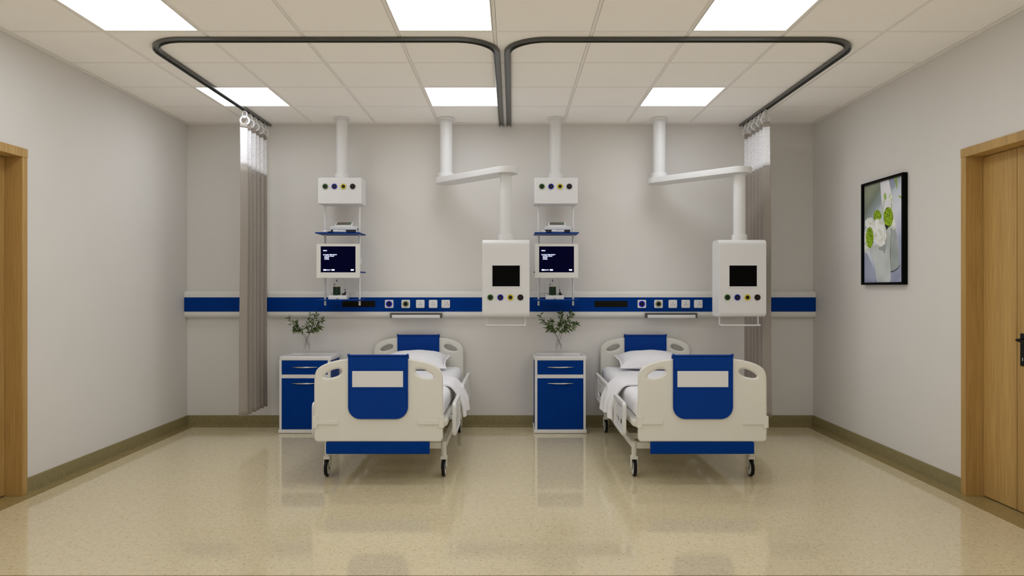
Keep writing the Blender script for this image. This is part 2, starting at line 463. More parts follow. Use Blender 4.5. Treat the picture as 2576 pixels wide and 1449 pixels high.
# ------------------------------------------------------------------ curtain tracks
def arc(cx, cy, r, a0, a1, n=14): return [(cx + r * math.cos(a0 + (a1 - a0) * k / n), cy + r * math.sin(a0 + (a1 - a0) * k / n)) for k in range(n + 1)]
YT = 4.677; RT = .266
tp = []
w, h = .024, .022
prof = [(-w, H), (-w, H - h + .004), (-w + .004, H - h), (-w + .006, H - h), (-w + .008, H - h + .002), (-w + .008, H - .006),
        (w - .008, H - .006), (w - .008, H - h + .002), (w - .006, H - h), (w - .004, H - h), (w, H - h + .004), (w, H)]
prof = [(u, z - .0035) for u, z in prof]
def track(xa, xb, label):
    path = [(xa, YB - .001)] + arc(xa + RT, YT + RT, RT, PI, 1.5 * PI) + arc(xb - RT, YT + RT, RT, 1.5 * PI, 2 * PI) + [(xb, YB - .001)]
    o = thing('curtain_track', label, 'curtain track', ((xa + xb) / 2, (YT + YB) / 2, H), 'curtain tracks on the ceiling')
    b = MB(); b.sweep([(x - o.location.x, y - o.location.y) for x, y in path], [(u, z - H) for u, z in prof], 'track')
    b.build('track_rail', o, sharp=.5, wn=False)
    return o
track(-2.4425, -.106, 'dark U-shaped curtain track on the ceiling over the left bed')
track(-.031, 2.306, 'dark U-shaped curtain track on the ceiling over the right bed')

# ------------------------------------------------------------------ curtains
def curtain(x, y0, y1, sgn, label, seed):
    rnd = random.Random(seed)
    o = thing('privacy_curtain', label, 'curtain', (x, (y0 + y1) / 2, .215)); cy = (y0 + y1) / 2
    n = 6; A = .032
    # one zigzag of soft pleats, slightly different each time
    knots = []
    for k in range(n * 2 + 1):
        yy = y0 + (y1 - y0) * k / (n * 2) + rnd.uniform(-.008, .008)
        knots.append(Vector((A * (1 if k % 2 else -1) * rnd.uniform(.75, 1.1) * sgn, yy, 0)))
    line = spline(knots, 9)
    def rows(z0, z1, m, nz):
        out = []
        for i in range(nz + 1):
            z = z0 + (z1 - z0) * i / nz; row = []
            for p in line:
                w = 1 - .22 * (z - .2) / 2.7
                nn = noise.noise(Vector((p.y * 6, z * .7, seed))) * .010
                row.append((p.x * (1.0 * w) + nn, p.y - cy + noise.noise(Vector((p.y * 3, z * .5, seed + 9))) * .006, z - .215))
            out.append(row)
        return out
    ph = MB(); ph.grid(rows(.215, 2.49, 0, 44), 'curtain'); q = ph.build('fabric', o, 1.4, False)
    s = q.modifiers.new('s', 'SOLIDIFY'); s.thickness = .0025
    ph = MB(); ph.grid(rows(2.49, 2.84, 0, 8), 'net'); q = ph.build('net_panel', o, 1.4, False); q['label'] = 'white open net band'
    s = q.modifiers.new('s', 'SOLIDIFY'); s.thickness = .0015
    ph = MB(); ph.grid(rows(2.84, 2.885, 0, 2), 'curtain'); q = ph.build('heading_tape', o, 1.4, False)
    s = q.modifiers.new('s', 'SOLIDIFY'); s.thickness = .0025
    for k in range(5):
        yy = y0 + .05 + (y1 - y0 - .10) * k / 4 - cy
        b = MB(); tl = math.radians(rnd.uniform(-12, 12)); R = .038
        b.tube([(R * math.cos(2 * PI * j / 32) * math.cos(tl), yy + R * math.cos(2 * PI * j / 32) * math.sin(tl), 2.912 - .215 + R * math.sin(2 * PI * j / 32)) for j in range(32)], .0085, 'white', 10, True)
        ring = b.build('curtain_ring', o, wn=False)
        b = MB(); t = bmesh.new()       # flat oval hanger hooked into the track
        N = 28; V = []
        for j in range(N):
            a = 2 * PI * j / N; row = []
            for rr, dy in ((1, -.019), (1, .019), (.80, .019), (.80, -.019)):
                row.append(t.verts.new((.022 * rr * math.cos(a), yy + .004 + dy, 2.966 - .215 + .036 * rr * math.sin(a))))
            V.append(row)
        for j in range(N):
            for q in range(4): t.faces.new((V[j][q], V[j][(q + 1) % 4], V[(j + 1) % N][(q + 1) % 4], V[(j + 1) % N][q]))
        b.add(t, 'white', .002, 1, ang=1.0)
        b.cyl((0, yy + .004, 2.998 - .215), (0, yy + .004, 3.012 - .215), .005, 'white', 10)
        b.build('hanger', ring)
    return o
curtain(-2.4425, 6.45, 7.06, 1, 'bunched taupe privacy curtain at the left end of the back wall', 3)
curtain(2.306, 6.42, 7.03, -1, 'bunched taupe privacy curtain partly behind the right-hand arm unit', 8)

# ------------------------------------------------------------------ pendants
ringmats = ('green', 'bluering', 'yellow', 'brown')
names4 = ('green', 'blue', 'yellow', 'dark')
def gas_row(parent, xs, y, z, R=.0262):
    for x, m, nm in zip(xs, ringmats, names4):
        b = MB(); disc(b, R + .0065, y - .002, y + .003, 'white', x, z); ringm(b, R + .0065, .0012, y - .002, 'white', x, z)
        disc(b, R, y - .006, y, m, x, z); ri = R * (.62 if m == 'yellow' else .66)
        disc(b, ri, y - .009, y - .004, 'black', x, z); disc(b, ri * .6, y - .0115, y - .009, 'charcoal', x, z, 20)
        q = b.build('gas_outlet', parent); q['label'] = nm + '-ringed gas outlet'
# tower
TX, TY = -1.644, 6.88
tw = thing('supply_tower', 'white ceiling-hung equipment tower with blue shelves, left of the left bed', 'medical pendant', (TX, TY, H), 'ceiling-hung shelf towers')
b = MB(); b.cyl((0, 0, -.022), (0, 0, 0 - .0005), .0735, 'white', 48, bevel=.004); b.build('ceiling_flange', tw)
b = MB(); b.cyl((0, 0, 2.48 - H), (0, 0, -.022), .054, 'white', 48); b.build('column', tw)
b = MB(); b.cyl((0, 0, 2.434 - H), (0, 0, 2.486 - H), .068, 'white', 48, bevel=.004); b.build('collar', tw)
b = MB(); b.box(-.2095, .2095, 6.78 - TY, 6.985 - TY, 2.1826 - H, 2.434 - H, 'white', .009, 3); bx = b.build('service_box', tw)
gas_row(bx, [(p - 1288) * 6.78 / F - TX for p in (818.3, 841.3, 864.0, 887.3)], 6.78 - TY, 2.349 - H)
for x in (-.1637, .1695):
    b = MB(); b.cyl((x, 0, 1.212 - H), (x, 0, 2.185 - H), .0102, 'white', 20, bevel=.001); b.build('rail', tw)
for z, y0 in ((1.895, 6.687), (1.5276, 6.762), (1.260, 6.687)):
    b = MB(); b.box(-.2083, .2083, y0 - TY, 6.987 - TY, z - H, z + .011 - H, 'blue', .0015, 1); b.build('shelf', tw)
DXT = 2.065
again(tw, (TX + DXT, TY, H), 'white ceiling-hung equipment tower with blue shelves, between the two beds')

# monitor
def text_mesh(b, s, x0, x1, z0, z1, y, m='text'):
    cu = bpy.data.curves.new('t', 'FONT'); cu.body = s; cu.offset = .022; o = bpy.data.objects.new('t', cu); C.objects.link(o)
    bpy.context.view_layer.update()
    me = bpy.data.meshes.new_from_object(o.evaluated_get(bpy.context.evaluated_depsgraph_get()))
    t = bmesh.new(); t.from_mesh(me); bpy.data.objects.remove(o); bpy.data.curves.remove(cu); bpy.data.meshes.remove(me)
    ax = min(v.co.x for v in t.verts); bx_ = max(v.co.x for v in t.verts); az = min(v.co.y for v in t.verts); bz = max(v.co.y for v in t.verts)
    for v in t.verts:
        v.co = Vector((x0 + (v.co.x - ax) / (bx_ - ax) * (x1 - x0), y, z0 + (v.co.y - az) / (bz - az) * (z1 - z0)))
    k = b._mi(m)
    for f in t.faces:
        f.material_index = k
        if f.normal.y > 0: f.normal_flip()
    me = bpy.data.meshes.new('t'); t.to_mesh(me); t.free(); b.bm.from_mesh(me); bpy.data.meshes.remove(me)
MX, MY, MZ = -1.6436, 6.72, 1.4777
mo = thing('monitor', 'off-white monitor showing a menu on the tower left of the left bed', 'monitor', (MX, MY, MZ), 'menu monitors on the towers')
W2 = .2045; HT = .321
b = MB()
sx0, sx1, sz0, sz1 = -.1653, .1647, .0508, .2975
t = bmesh.new()
for (a, c, d, e) in ((-W2, W2, 0, sz0), (-W2, W2, sz1, HT), (-W2, sx0, sz0, sz1), (sx1, W2, sz0, sz1)):
    b.box(a, c, 0, .010, d, e, 'offwhite')
b.box(-W2, W2, .010, .036, 0, HT, 'offwhite', .003, 2)
b.build('bezel', mo, wn=False)
b = MB(); b.box(sx0, sx1, .006, .0102, sz0, sz1, 'screen')
u = .330 / 1415
def sx(v): return sx0 + (v - 97) * u
def sz(v): return sz1 - (v - 150) * (sz1 - sz0) / 1058
Yt = .0052
text_mesh(b, 'MENU', sx(200), sx(350), sz(348), sz(300), Yt)
text_mesh(b, 'COLOR TEMP SELECT', sx(245), sx(757), sz(512), sz(468), Yt)
text_mesh(b, 'CAPTION VISION', sx(245), sx(632), sz(572), sz(530), Yt)
text_mesh(b, 'PRESET', sx(245), sx(437), sz(629), sz(590), Yt)
text_mesh(b, 'CONFIG', sx(245), sx(437), sz(690), sz(648), Yt)
text_mesh(b, 'SELECT', sx(318), sx(502), sz(1130), sz(1088), Yt)
b.prism([(sx(200), sz(520)), (sx(238), sz(490)), (sx(200), sz(460))], 'y', Yt - .0002, Yt + .0004, 'text')
for a, c in ((205, 254), (262, 311), (535, 655), (1315, 1435)):
    b.box(sx(a), sx(c), Yt - .0002, Yt + .0004, sz(1136), sz(1080), 'text')
b.build('screen', mo, wn=False)
b = MB(); b.cyl((.033, -.002, .0245), (.033, .002, .0245), .0085, 'white', 20, bevel=.0008); b.build('button', mo)
b = MB(); b.box(-.012, .004, -.0006, .001, .0225, .0265, 'white'); b.build('status_strip', mo)
for a_ in (-.184, .149):
    b = MB(); b.box(a_, a_ + .042, .036, .149, .13, .19, 'offwhite', .003); b.build('rail_mount', mo)
again(mo, (MX + DXT, MY, MZ), 'off-white monitor showing a menu on the tower between the beds')

# recorder on the top shelf
SZ = 1.906
rc = thing('medical_recorder', 'white benchtop device with a tilted grey display on the left tower shelf', 'medical device', (-1.625, 6.85, SZ), 'display devices on the top shelves')
b = MB()
b.box(-.130, .130, 0, .085, .034, .070, 'white', .006, 3)
b.box(-.130, -.122, .002, .085, 0, .05, 'white', .002, 1); b.box(.121, .130, .002, .085, 0, .05, 'white', .002, 1)
b.box(-.124, .124, .012, .085, 0, .045, 'slot')
b.box(-.12, .12, .006, .013, .020, .026, 'dgrey')
b.build('housing', rc)
b = MB(); 
t = bmesh.new()
v = [t.verts.new(p) for p in ((-.092, .010, .068), (.082, .010, .068), (.088, .010, .076), (-.098, .010, .076), (-.09, .085, .068), (.082, .085, .068), (.082, .085, .120), (-.086, .085, .120))]
v[2].co = Vector((.082, .010, .076)); v[3].co = Vector((-.092, .010, .076))
for q in ((0, 1, 2, 3), (4, 7, 6, 5), (3, 2, 6, 7), (0, 4, 5, 1), (1, 5, 6, 2), (0, 3, 7, 4)): t.faces.new([v[i] for i in q])
b.add(t, 'white', .004, 2); b.build('console', rc)
b = MB(); sl = (.120 - .076) / .075
def cp(x, s, o=.0015): return Vector((x, .010 + .075 * s, .076 + .044 * s + o))
t = bmesh.new(); t.faces.new([t.verts.new(cp(*p)) for p in ((-.076, .16), (.064, .16), (.066, .86), (-.073, .86))]); b.add(t, 'grey', normals=False)
t = bmesh.new(); t.faces.new([t.verts.new(cp(p[0], p[1], .003)) for p in ((.044, .2), (.057, .2), (.057, .62), (.044, .62))]); b.add(t, 'ledgreen', normals=False)
b.build('display', rc, wn=False)
again(rc, (-1.625 + DXT, 6.85, SZ), 'white benchtop device with a tilted grey display on the shelf between the beds')
# handset + cap lying at the front of the shelf
hs = thing('probe_handset', 'small white handheld probe with a black cord on the left tower shelf', 'probe', (-1.632, 6.725, SZ), 'handheld probes on the top shelves')
b = MB(); b.tube([(-.060, 0, .0125), (-.056, 0, .0125), (-.03, 0, .0125), (-.008, 0, .012), (.0, 0, .0115), (.003, 0, .0115), (.06, 0, .0115)], .01, 'white', 16, rs=[.007, .011, .0125, .012, .009, .0115, .0115])
b.build('handle', hs)
b = MB(); b.tube(spline([(-.060, 0, .010), (-.075, .01, .007), (-.09, -.004, .006), (-.105, .004, .006), (-.115, 0, .008)], 5), .0042, 'black', 8); b.build('cord', hs)
b = MB(); b.cyl((-.137, 0, 0.0005), (-.137, 0, .012), .026, 'white', 24, bevel=.002); b.cyl((-.137, 0, .012), (-.137, 0, .022), .023, 'white', 24, r2=.010, bevel=.001); b.build('probe_head', hs)
again(hs, (-1.632 + DXT, 6.725, SZ), 'small white handheld probe with a black cord on the shelf between the beds')
# suction unit on the lowest shelf
SX, SYY, SZ2 = .406, 6.75, 1.271
su = thing('suction_unit', 'white suction unit with a dark green jar on the left tower lowest shelf', 'suction unit', (SX - DXT, SYY, SZ2), 'suction units on the lowest shelves')
b = MB(); t = bmesh.new()
P8 = [(-.088, 0, 0), (.088, 0, 0), (.088, .004, .034), (-.088, .004, .034), (-.084, .125, 0), (.084, .125, 0), (.084, .12, .062), (-.084, .12, .062)]
v = [t.verts.new(p) for p in P8]
for q in ((0, 1, 2, 3), (4, 7, 6, 5), (3, 2, 6, 7), (0, 4, 5, 1), (1, 5, 6, 2), (0, 3, 7, 4)): t.faces.new([v[i] for i in q])
b.add(t, 'white', .006, 3)
b.box(-.008, .010, -.0012, .002, .006, .011, 'navy')
b.build('base_unit', su)
b = MB(); b.cyl((-.018, .055, .048), (-.018, .055, .122), .0345, 'dgreen', 36, bevel=.002); jar = b.build('collection_jar', su)
b = MB(); b.cyl((-.018, .055, .122), (-.018, .055, .132), .0355, 'beige', 36, bevel=.002); b.build('jar_lid', jar)
b = MB(); b.box(.04, .07, .030, .052, .046, .0575, 'black'); b.build('display', su)
b = MB(); b.cyl((.055, .085, .050), (.055, .085, .074), .007, 'black', 14); b.build('knob', su)
tubes = [([(-.018, .055, .13), (-.018, .055, .165), (-.015, .06, .195), (-.0, .07, .205)], (-.018, .055, .171, .19)),
         ([(-.04, .055, .13), (-.041, .055, .152), (-.043, .06, .185), (-.06, .08, .197), (-.08, .09, .18), (-.092, .095, .13), (-.095, .1, .03)], (-.0408, .055, .135, .151)),
         ([(.052, .098, .055), (.052, .098, .12), (.05, .098, .165), (.038, .09, .19), (.02, .08, .20)], (.052, .098, .082, .098))]
for pth, cn in tubes:
    b = MB(); b.tube(spline(pth, 6), .0011, 'tube', 6); b.cyl((cn[0], cn[1], cn[2]), (cn[0], cn[1], cn[3]), .0042, 'navy', 10); b.build('hose', su)
again(su, (SX, SYY, SZ2), 'white suction unit with a dark green jar on the lowest shelf between the beds')

# arm pendant
AX, AY = -.638, 6.89
ar = thing('arm_pendant', 'white ceiling arm with a hanging control box, right of the left bed', 'medical pendant', (AX, AY, H), 'ceiling arms with control boxes')
bx2, by2 = -.0535 - AX, 6.29 - AY
b = MB(); b.cyl((0, 0, -.030), (0, 0, -.0005), .079, 'white', 48, bevel=.003); b.cyl((0, 0, -.042), (0, 0, -.03), .079, 'white', 48, r2=.079, bevel=.006); b.build('ceiling_flange', ar)
b = MB(); b.cyl((0, 0, 2.44 - H), (0, 0, -.04), .0617, 'white', 48); b.build('column', ar)
b = MB(); b.cyl((0, 0, 2.444 - H), (0, 0, 2.492 - H), .081, 'white', 48, bevel=.004); b.build('collar', ar)
d = Vector((bx2, by2)); dn = d.normalized(); pr = Vector((-dn.y, dn.x)); R = .107
pts = []
a0 = math.atan2(pr.y, pr.x)
for k in range(25): a = a0 + PI * k / 24; pts.append((R * math.cos(a), R * math.sin(a)))
for k in range(25): a = a0 + PI + PI * k / 24; pts.append((d.x + R * math.cos(a), d.y + R * math.sin(a)))
b = MB(); b.prism(pts, 'z', 2.389 - H, 2.444 - H, 'white', .004, 2); b.build('swing_arm', ar)
b = MB(); b.cyl((bx2, by2, 2.377 - H), (bx2, by2, 2.389 - H), .0675, 'white', 48, bevel=.002); b.cyl((bx2, by2, 1.83 - H), (bx2, by2, 2.378 - H), .0525, 'white', 48)
b.build('drop_column', ar)
b = MB(); b.cyl((bx2, by2, 1.80 - H), (bx2, by2, 1.852 - H), .066, 'white', 48, bevel=.003); b.build('drop_collar', ar)
y0, y1 = 6.198 - AY, 6.412 - AY
b = MB(); b.prism(rrect(y0, y1, 1.1305 - H, 1.803 - H, .042, 10), 'x', bx2 - .207, bx2 + .207, 'white', .006, 2); bx = b.build('control_box', ar)
k6 = 6.198 / F
xc = bx2
def zz(py): return CAMZ - (py - 724.5) * k6 - H
def xx(px): return (px - 1272.9) * k6 + xc
gas_row(bx, [xx(p) for p in (1234, 1259.1, 1284.3, 1309.4)], y0, zz(748.2))
b = MB()
for (a, c, e, f) in ((1236.3, 1311.2, 665, 668), (1236.3, 1311.2, 720.5, 723.6), (1236.3, 1239, 668, 720.5), (1308, 1311.2, 668, 720.5)):
    b.box(xx(a), xx(c), y0 - .005, y0 + .002, zz(f), zz(e), 'white', .001, 1)
b.box(xx(1239), xx(1308), y0 - .003, y0 + .002, zz(720.5), zz(668), 'blackgloss'); b.build('screen', bx)
hz = 1.055 - H; hw = .170; yv = 6.31 - AY; yb2 = 6.238 - AY
pth = [(xc - hw, yv, 1.135 - H), (xc - hw, yv, hz + .035), (xc - hw, yv - .004, hz + .014), (xc - hw, yv - .016, hz + .002), (xc - hw, yv - .035, hz), (xc - hw, yb2 + .02, hz), (xc - hw + .004, yb2 + .006, hz), (xc - hw + .018, yb2, hz)]
pth2 = [(2 * xc - x, y, z) for x, y, z in pth][::-1]
b = MB(); b.tube(spline(pth, 4) + spline(pth2, 4), .0068, 'white', 12); b.build('handle', ar)
again(ar, (AX + DXT, AY, H), 'white ceiling arm with a hanging control box in front of the right curtain')

# ------------------------------------------------------------------ beds
BX1, BX2, FY = -.929, 1.325, 4.94
bed = thing('hospital_bed', 'white hospital bed with blue end covers beside the left cabinet, left of the two beds', 'hospital bed', (BX1, FY, 0), 'hospital beds')
half = [(.417, .310), (.435, .3135), (.4445, .325), (.4476, .342), (.4480, .5), (.4478, .70), (.4460, .765), (.4345, .804), (.412, .830), (.372, .852), (.318, .870), (.255, .8825), (.18, .889), (.09, .8912)]
half = half[:6] + [(p.x, p.y) for p in spline([Vector((x, z, 0)) for x, z in half[6:]], 4)]
def outline(inset=0):
    h2 = []
    for i, p in enumerate(half):
        a = Vector(half[max(0, i - 1)]); c = Vector(half[min(len(half) - 1, i + 1)]); t_ = (c - a).normalized(); n_ = Vector((-t_.y, t_.x))
        if i == 0: n_ = Vector((0, 1))
        q = Vector(p) + n_ * inset; h2.append((q.x, q.y))
    full = h2 + [(-x, z) for x, z in h2[::-1]]
    return [(p.x, p.y) for p in [Vector((q[0], q[1])) for q in full]]
def ell(cx, cz, a, b_, tilt, n=40):
    out = []
    for k in range(n):
        t_ = 2 * PI * k / n; u_, v_ = a * math.cos(t_), b_ * math.sin(t_)
        v_ *= 1 + .18 * math.cos(t_) * (1 if cx < 0 else -1)
        out.append((cx + u_ * math.cos(tilt) - v_ * math.sin(tilt), cz + u_ * math.sin(tilt) + v_ * math.cos(tilt)))
    return out
def board(y0, y1):
    t = bmesh.new()
    prof = [(.012, 0), (.0075, .0012), (.0035, .0045), (0, .012)]
    loops = []
    for ins, dy in prof: loops.append([t.verts.new((x, y0 + dy, z)) for x, z in outline(ins)])
    for ins, dy in prof[::-1]: loops.append([t.verts.new((x, y1 - dy, z)) for x, z in outline(ins)])
    def strips(L):
        for a, c in zip(L[:-1], L[1:]):
            n = len(a)
            for i in range(n): t.faces.new((a[i], a[(i + 1) % n], c[(i + 1) % n], c[i]))
    strips(loops)
    hl = []
    th = y1 - y0
    hp = [(.016, 0), (.011, .0018), (.006, .0055), (.0015, .012), (0, th / 2)]
    for cx, tl in ((-.319, math.radians(19)), (.319, math.radians(-19))):
        L = []
        for g, dy in hp: L.append([t.verts.new((x, y0 + dy, z)) for x, z in ell(cx, .784, .066 + g, .025 + g, tl)])
        for g, dy in hp[:-1][::-1]: L.append([t.verts.new((x, y1 - dy, z)) for x, z in ell(cx, .784, .066 + g, .025 + g, tl)])
        strips(L); hl.append(L)
    for idx in (0, -1):
        ed = []
        for L in [loops] + hl:
            r_ = L[idx]
            for i in range(len(r_)):
                ed.append(t.edges.get((r_[i], r_[(i + 1) % len(r_)])))
        bmesh.ops.triangle_fill(t, use_beauty=True, use_dissolve=False, edges=ed)
    return t
def cover(b, y0, y1, zb, front=-1):
    """blue vinyl cover that wraps over the top edge; y0 is the room side"""
    w_ = .2075
    b.prism(rrect(-w_, w_, zb, .912, (.085, .085, .006, .006), 8), 'y', y0 - .010, y0 - .0005, 'bluevinyl', .003, 2)
    b.box(-w_, w_, y0 - .010, y1 + .010, .899, .9125, 'bluevinyl', .005, 2)
    b.box(-w_, w_, y1 + .0005, y1 + .010, .62, .912, 'bluevinyl', .003, 2)
    b.cyl((-w_ - .003, (y0 + y1) / 2 - .012, .9085), (w_ + .003, (y0 + y1) / 2 - .012, .9085), .0095, 'bluevinyl', 20, bevel=.003)
    # piping round the visible face
    z0 = zb + .085; pp = [(-w_ + .004, .905)] + [(-w_ + .004, z0)]
    pp += [(-w_ + .004 + .081 - .081 * math.cos(a), zb + .085 - .081 * math.sin(a)) for a in [.5 * PI * k / 8 for k in range(1, 9)]]
    pp += [(-x, z) for x, z in pp[::-1]]
    b.tube([(x, y0 - .0105, z) for x, z in pp], .0042, 'bluevinyl', 8)
    for sx_ in (-1, 1): b.cyl((sx_ * (w_ - .010), y0 - .004, .913), (sx_ * (w_ + .004), y0 - .004, .913), .0110, 'bluevinyl', 16, bevel=.002)
for nm, y0, y1 in (('footboard', 0, .036), ('headboard', 2.125, 2.161)):
    b = MB(); b.add(board(y0, y1), 'cream'); fb = b.build(nm, bed, .9)
    b = MB(); cover(b, y0, y1, .472); 
    if nm == 'footboard':
        b.tube([(-.20, -.0105, .817), (.20, -.0105, .817)], .0014, 'bluevinyl', 6); b.tube([(-.20, -.0105, .676), (.20, -.0105, .676)], .0014, 'bluevinyl', 6)
    q = b.build('end_cover', fb); q['label'] = 'blue vinyl cover folded over the board'
    if nm == 'footboard':
        b = MB(); b.box(-.1785, .1740, -.0135, -.009, .694, .805, 'white', .001, 1); q = b.build('name_card', fb); q['label'] = 'blank pale card'
        for s_ in (-1, 1):
            b = MB()
            a0, a1 = sorted((s_ * .421, s_ * .4555)); b.box(a0, a1, -.008, .045, .409, .491, 'cream', .003, 2)
            a0, a1 = sorted((s_ * .277, s_ * .425)); b.box(a0, a1, -.007, .01, .432, .461, 'cream', .003, 2)
            b.build('corner_bracket', fb)
b = MB(); b.box(-.3625, .3560, -.006, .020, .229, .3095, 'blue', .002, 1); q = b.build('foot_bumper', bed); q['label'] = 'flat blue bar under the footboard'
# deck
b = MB(); b.prism(rrect(-.468, .468, .05, 2.11, .11, 10), 'z', .392, .446, 'cream', .018, 4); b.build('mattress_deck', bed)
# base frame
b = MB()
yf, yr = 5.225 - FY, 6.80 - FY
for s_ in (-1, 1): b.box(s_ * .4275 - .018, s_ * .4275 + .018, yf, yr, .205, .250, 'cream', .004, 2)
for y in (yf, yr): b.box(-.41, .41, y - .02, y + .02, .205, .250, 'cream', .004, 2)
b.build('base_frame', bed)
for y in (.62, 1.45):
    b = MB(); b.box(-.30, .30, y - .05, y + .05, .30, .392, 'cream', .01, 2)
    for s_ in (-1, 1): b.box(s_ * .22 - .03, s_ * .22 + .03, y - .03, y + .03, .20, .31, 'cream', .006, 2)
    b.box(-.41, .41, y - .018, y + .018, .207, .245, 'cream', .004, 1); b.build('lift_support', bed)
# casters
for s_ in (-1, 1):
    for y in (yf, yr):
        x = s_ * .4275
        b = MB(); b.cyl((x, y, .148), (x, y, .256), .0195, 'cream', 24, bevel=.004)
        b.box(x - .024, x + .024, y - .030, y + .034, .126, .150, 'cream', .006, 3)
        for q in (-1, 1):
            pl = [(y - .022, .14), (y + .030, .14), (y + .028, .085), (y + .012, .052), (y - .008, .052), (y - .020, .085)]
            a0, a1 = sorted((x + q * .0185, x + q * .0235)); b.prism(pl, 'x', a0, a1, 'cream', .0015, 1)
        ca = b.build('caster', bed)
        b = MB(); n = 40; t = bmesh.new(); V = []
        for j in range(n):
            a = 2 * PI * j / n; row = []
            for rr, dx in ((.050, -.012), (.057, -.012), (.0605, -.007), (.0610, 0), (.0605, .007), (.057, .012), (.050, .012)):
                row.append(t.verts.new((x + dx, y + rr * math.cos(a), .0612 + rr * math.sin(a))))
            V.append(row)
        for j in range(n):
            for q in range(7): t.faces.new((V[j][q], V[j][(q + 1) % 7], V[(j + 1) % n][(q + 1) % 7], V[(j + 1) % n][q]))
        b.add(t, 'black'); b.build('tyre', ca, .9)
        b = MB(); b.cyl((x - .013, y, .0612), (x + .013, y, .0612), .0495, 'steel' if 0 else 'offwhite', 36, bevel=.003)
        b.cyl((x - .0185, y, .0612), (x + .0185, y, .0612), .012, 'dgrey', 18); b.build('wheel_hub', ca)
# side guards
def ring_panel(b, y0, y1, z0, z1, xa, xc_, m):
    """outer rim + thinner inner panel with slots; xa..xc_ is the thickness"""
    n = 6; R = .035; wd = .022
    o1 = rrect(y0, y1, z0, z1, R, n); i1 = rrect(y0 + wd, y1 - wd, z0 + wd, z1 - wd, R * .55, n)
    t = bmesh.new(); N = len(o1)
    A = [t.verts.new((xa, u_, v_)) for u_, v_ in o1]; B = [t.verts.new((xc_, u_, v_)) for u_, v_ in o1]
    Ai = [t.verts.new((xa, u_, v_)) for u_, v_ in i1]; Bi = [t.verts.new((xc_, u_, v_)) for u_, v_ in i1]
    for i in range(N):
        j = (i + 1) % N
        t.faces.new((A[i], B[i], B[j], A[j])); t.faces.new((Ai[j], Bi[j], Bi[i], Ai[i]))
        t.faces.new((A[j], Ai[j], Ai[i], A[i])); t.faces.new((B[i], Bi[i], Bi[j], B[j]))
    b.add(t, m, .003, 2, ang=1.0)
    # inner web with a grip slot above and two rounded openings below
    t = bmesh.new(); xm0, xm1 = xa + (xc_ - xa) * .3, xa + (xc_ - xa) * .7
    yl, yh, zl, zh = y0 + wd - .002, y1 - wd + .002, z0 + wd - .002, z1 - wd + .002
    ym = (yl + yh) / 2; W_ = yh - yl; H_ = zh - zl
    slots = [rrect(ym - W_ * .34, ym + W_ * .34, zl + H_ * .80, zl + H_ * .89, H_ * .04, 4),
             rrect(ym - W_ * .30, ym - W_ * .03, zl + H_ * .16, zl + H_ * .42, (H_ * .12, .004, .004, .004), 4),
             rrect(ym + W_ * .03, ym + W_ * .30, zl + H_ * .16, zl + H_ * .42, (.004, H_ * .12, .004, .004), 4)]
    if W_ < .5:
        pass
    fr = {}
    for x in (xm0, xm1):
        ls = []
        for lp in [rrect(yl, yh, zl, zh, R * .5, 4)] + slots:
            ls.append([t.verts.new((x, u_, v_)) for u_, v_ in lp])
        fr[x] = ls
        ed = []
        for r_ in ls:
            for i in range(len(r_)): ed.append(t.edges.new((r_[i], r_[(i + 1) % len(r_)])))
        bmesh.ops.triangle_fill(t, use_beauty=True, use_dissolve=False, edges=ed)
    for r0, r1 in zip(fr[xm0], fr[xm1]):
        for i in range(len(r0)):
            j = (i + 1) % len(r0); t.faces.new((r0[i], r1[i], r1[j], r0[j]))
    b.add(t, m)
for s_ in (-1, 1):
    for y0, y1, z0, z1 in ((.215, .680, .305, .548), (1.05, 1.94, .322, .565)):
        b = MB(); a0, a1 = sorted((s_ * .496, s_ * .523)); ring_panel(b, y0, y1, z0, z1, a0, a1, 'white')
        for q in (.3, .7):
            yy = y0 + (y1 - y0) * q; c0, c1 = sorted((s_ * .462, s_ * .505)); b.box(c0, c1, yy - .015, yy + .015, .405, .432, 'white', .003, 1)
        b.build('side_guard', bed)
# mattress with its fitted sheet
MXh = .440
b = MB(); rows = []
ny = 90; sec = rrect(-1, 1, -1, 1, .0, 1)
for i in range(ny + 1):
    s_ = i / ny; y = .065 + s_ * (2.112 - .065)
    e = min(1, min(y - .065, 2.112 - y) / .055); e = math.sqrt(max(0, 1 - (1 - e) ** 2))
    row = []
    hw_ = MXh - .055 * (1 - e); z0, z1 = .447 + .05 * (1 - e), .605 - .055 * (1 - e)
    cr = .055 * e + .006
    sc = rrect(-hw_, hw_, z0, z1, (min(cr, .04), min(cr, .04), cr, cr), 8)
    fine = []
    for k in range(len(sc)):
        p, q = Vector(sc[k]), Vector(sc[(k + 1) % len(sc)]); m_ = max(1, int((q - p).length / .03)) if k in (8, 17, 26, 35) else 1
        m_ = {8: 28, 17: 5, 26: 28, 35: 5}.get(k, 1)
        for j in range(m_): fine.append(p.lerp(q, j / m_))
    for p in fine:
        v = Vector((p.x, y, p.y))
        side = abs(p.x) / MXh
        fold = noise.noise(Vector((p.x * 9, y * 6, p.y * 5))) * .004
        if y < .35: fold += math.sin((p.x * .6 + y * 1.2 + p.y * .25) * 60 + 2 * noise.noise(v * 5)) * .0035 * (1 - y / .35) * min(1, side * 1.2)
        v.z += fold * (1 if p.y > .5 else .3); v.x += fold * (1 if p.x > 0 else -1) * side
        row.append(v)
    rows.append(row)
b.grid(rows, 'sheet', True)
t = bmesh.new()
for rr in (rows[0], rows[-1][::-1]): t.faces.new([t.verts.new(p) for p in rr])
b.add(t, 'sheet')
b.build('mattress', bed, 1.3, False)
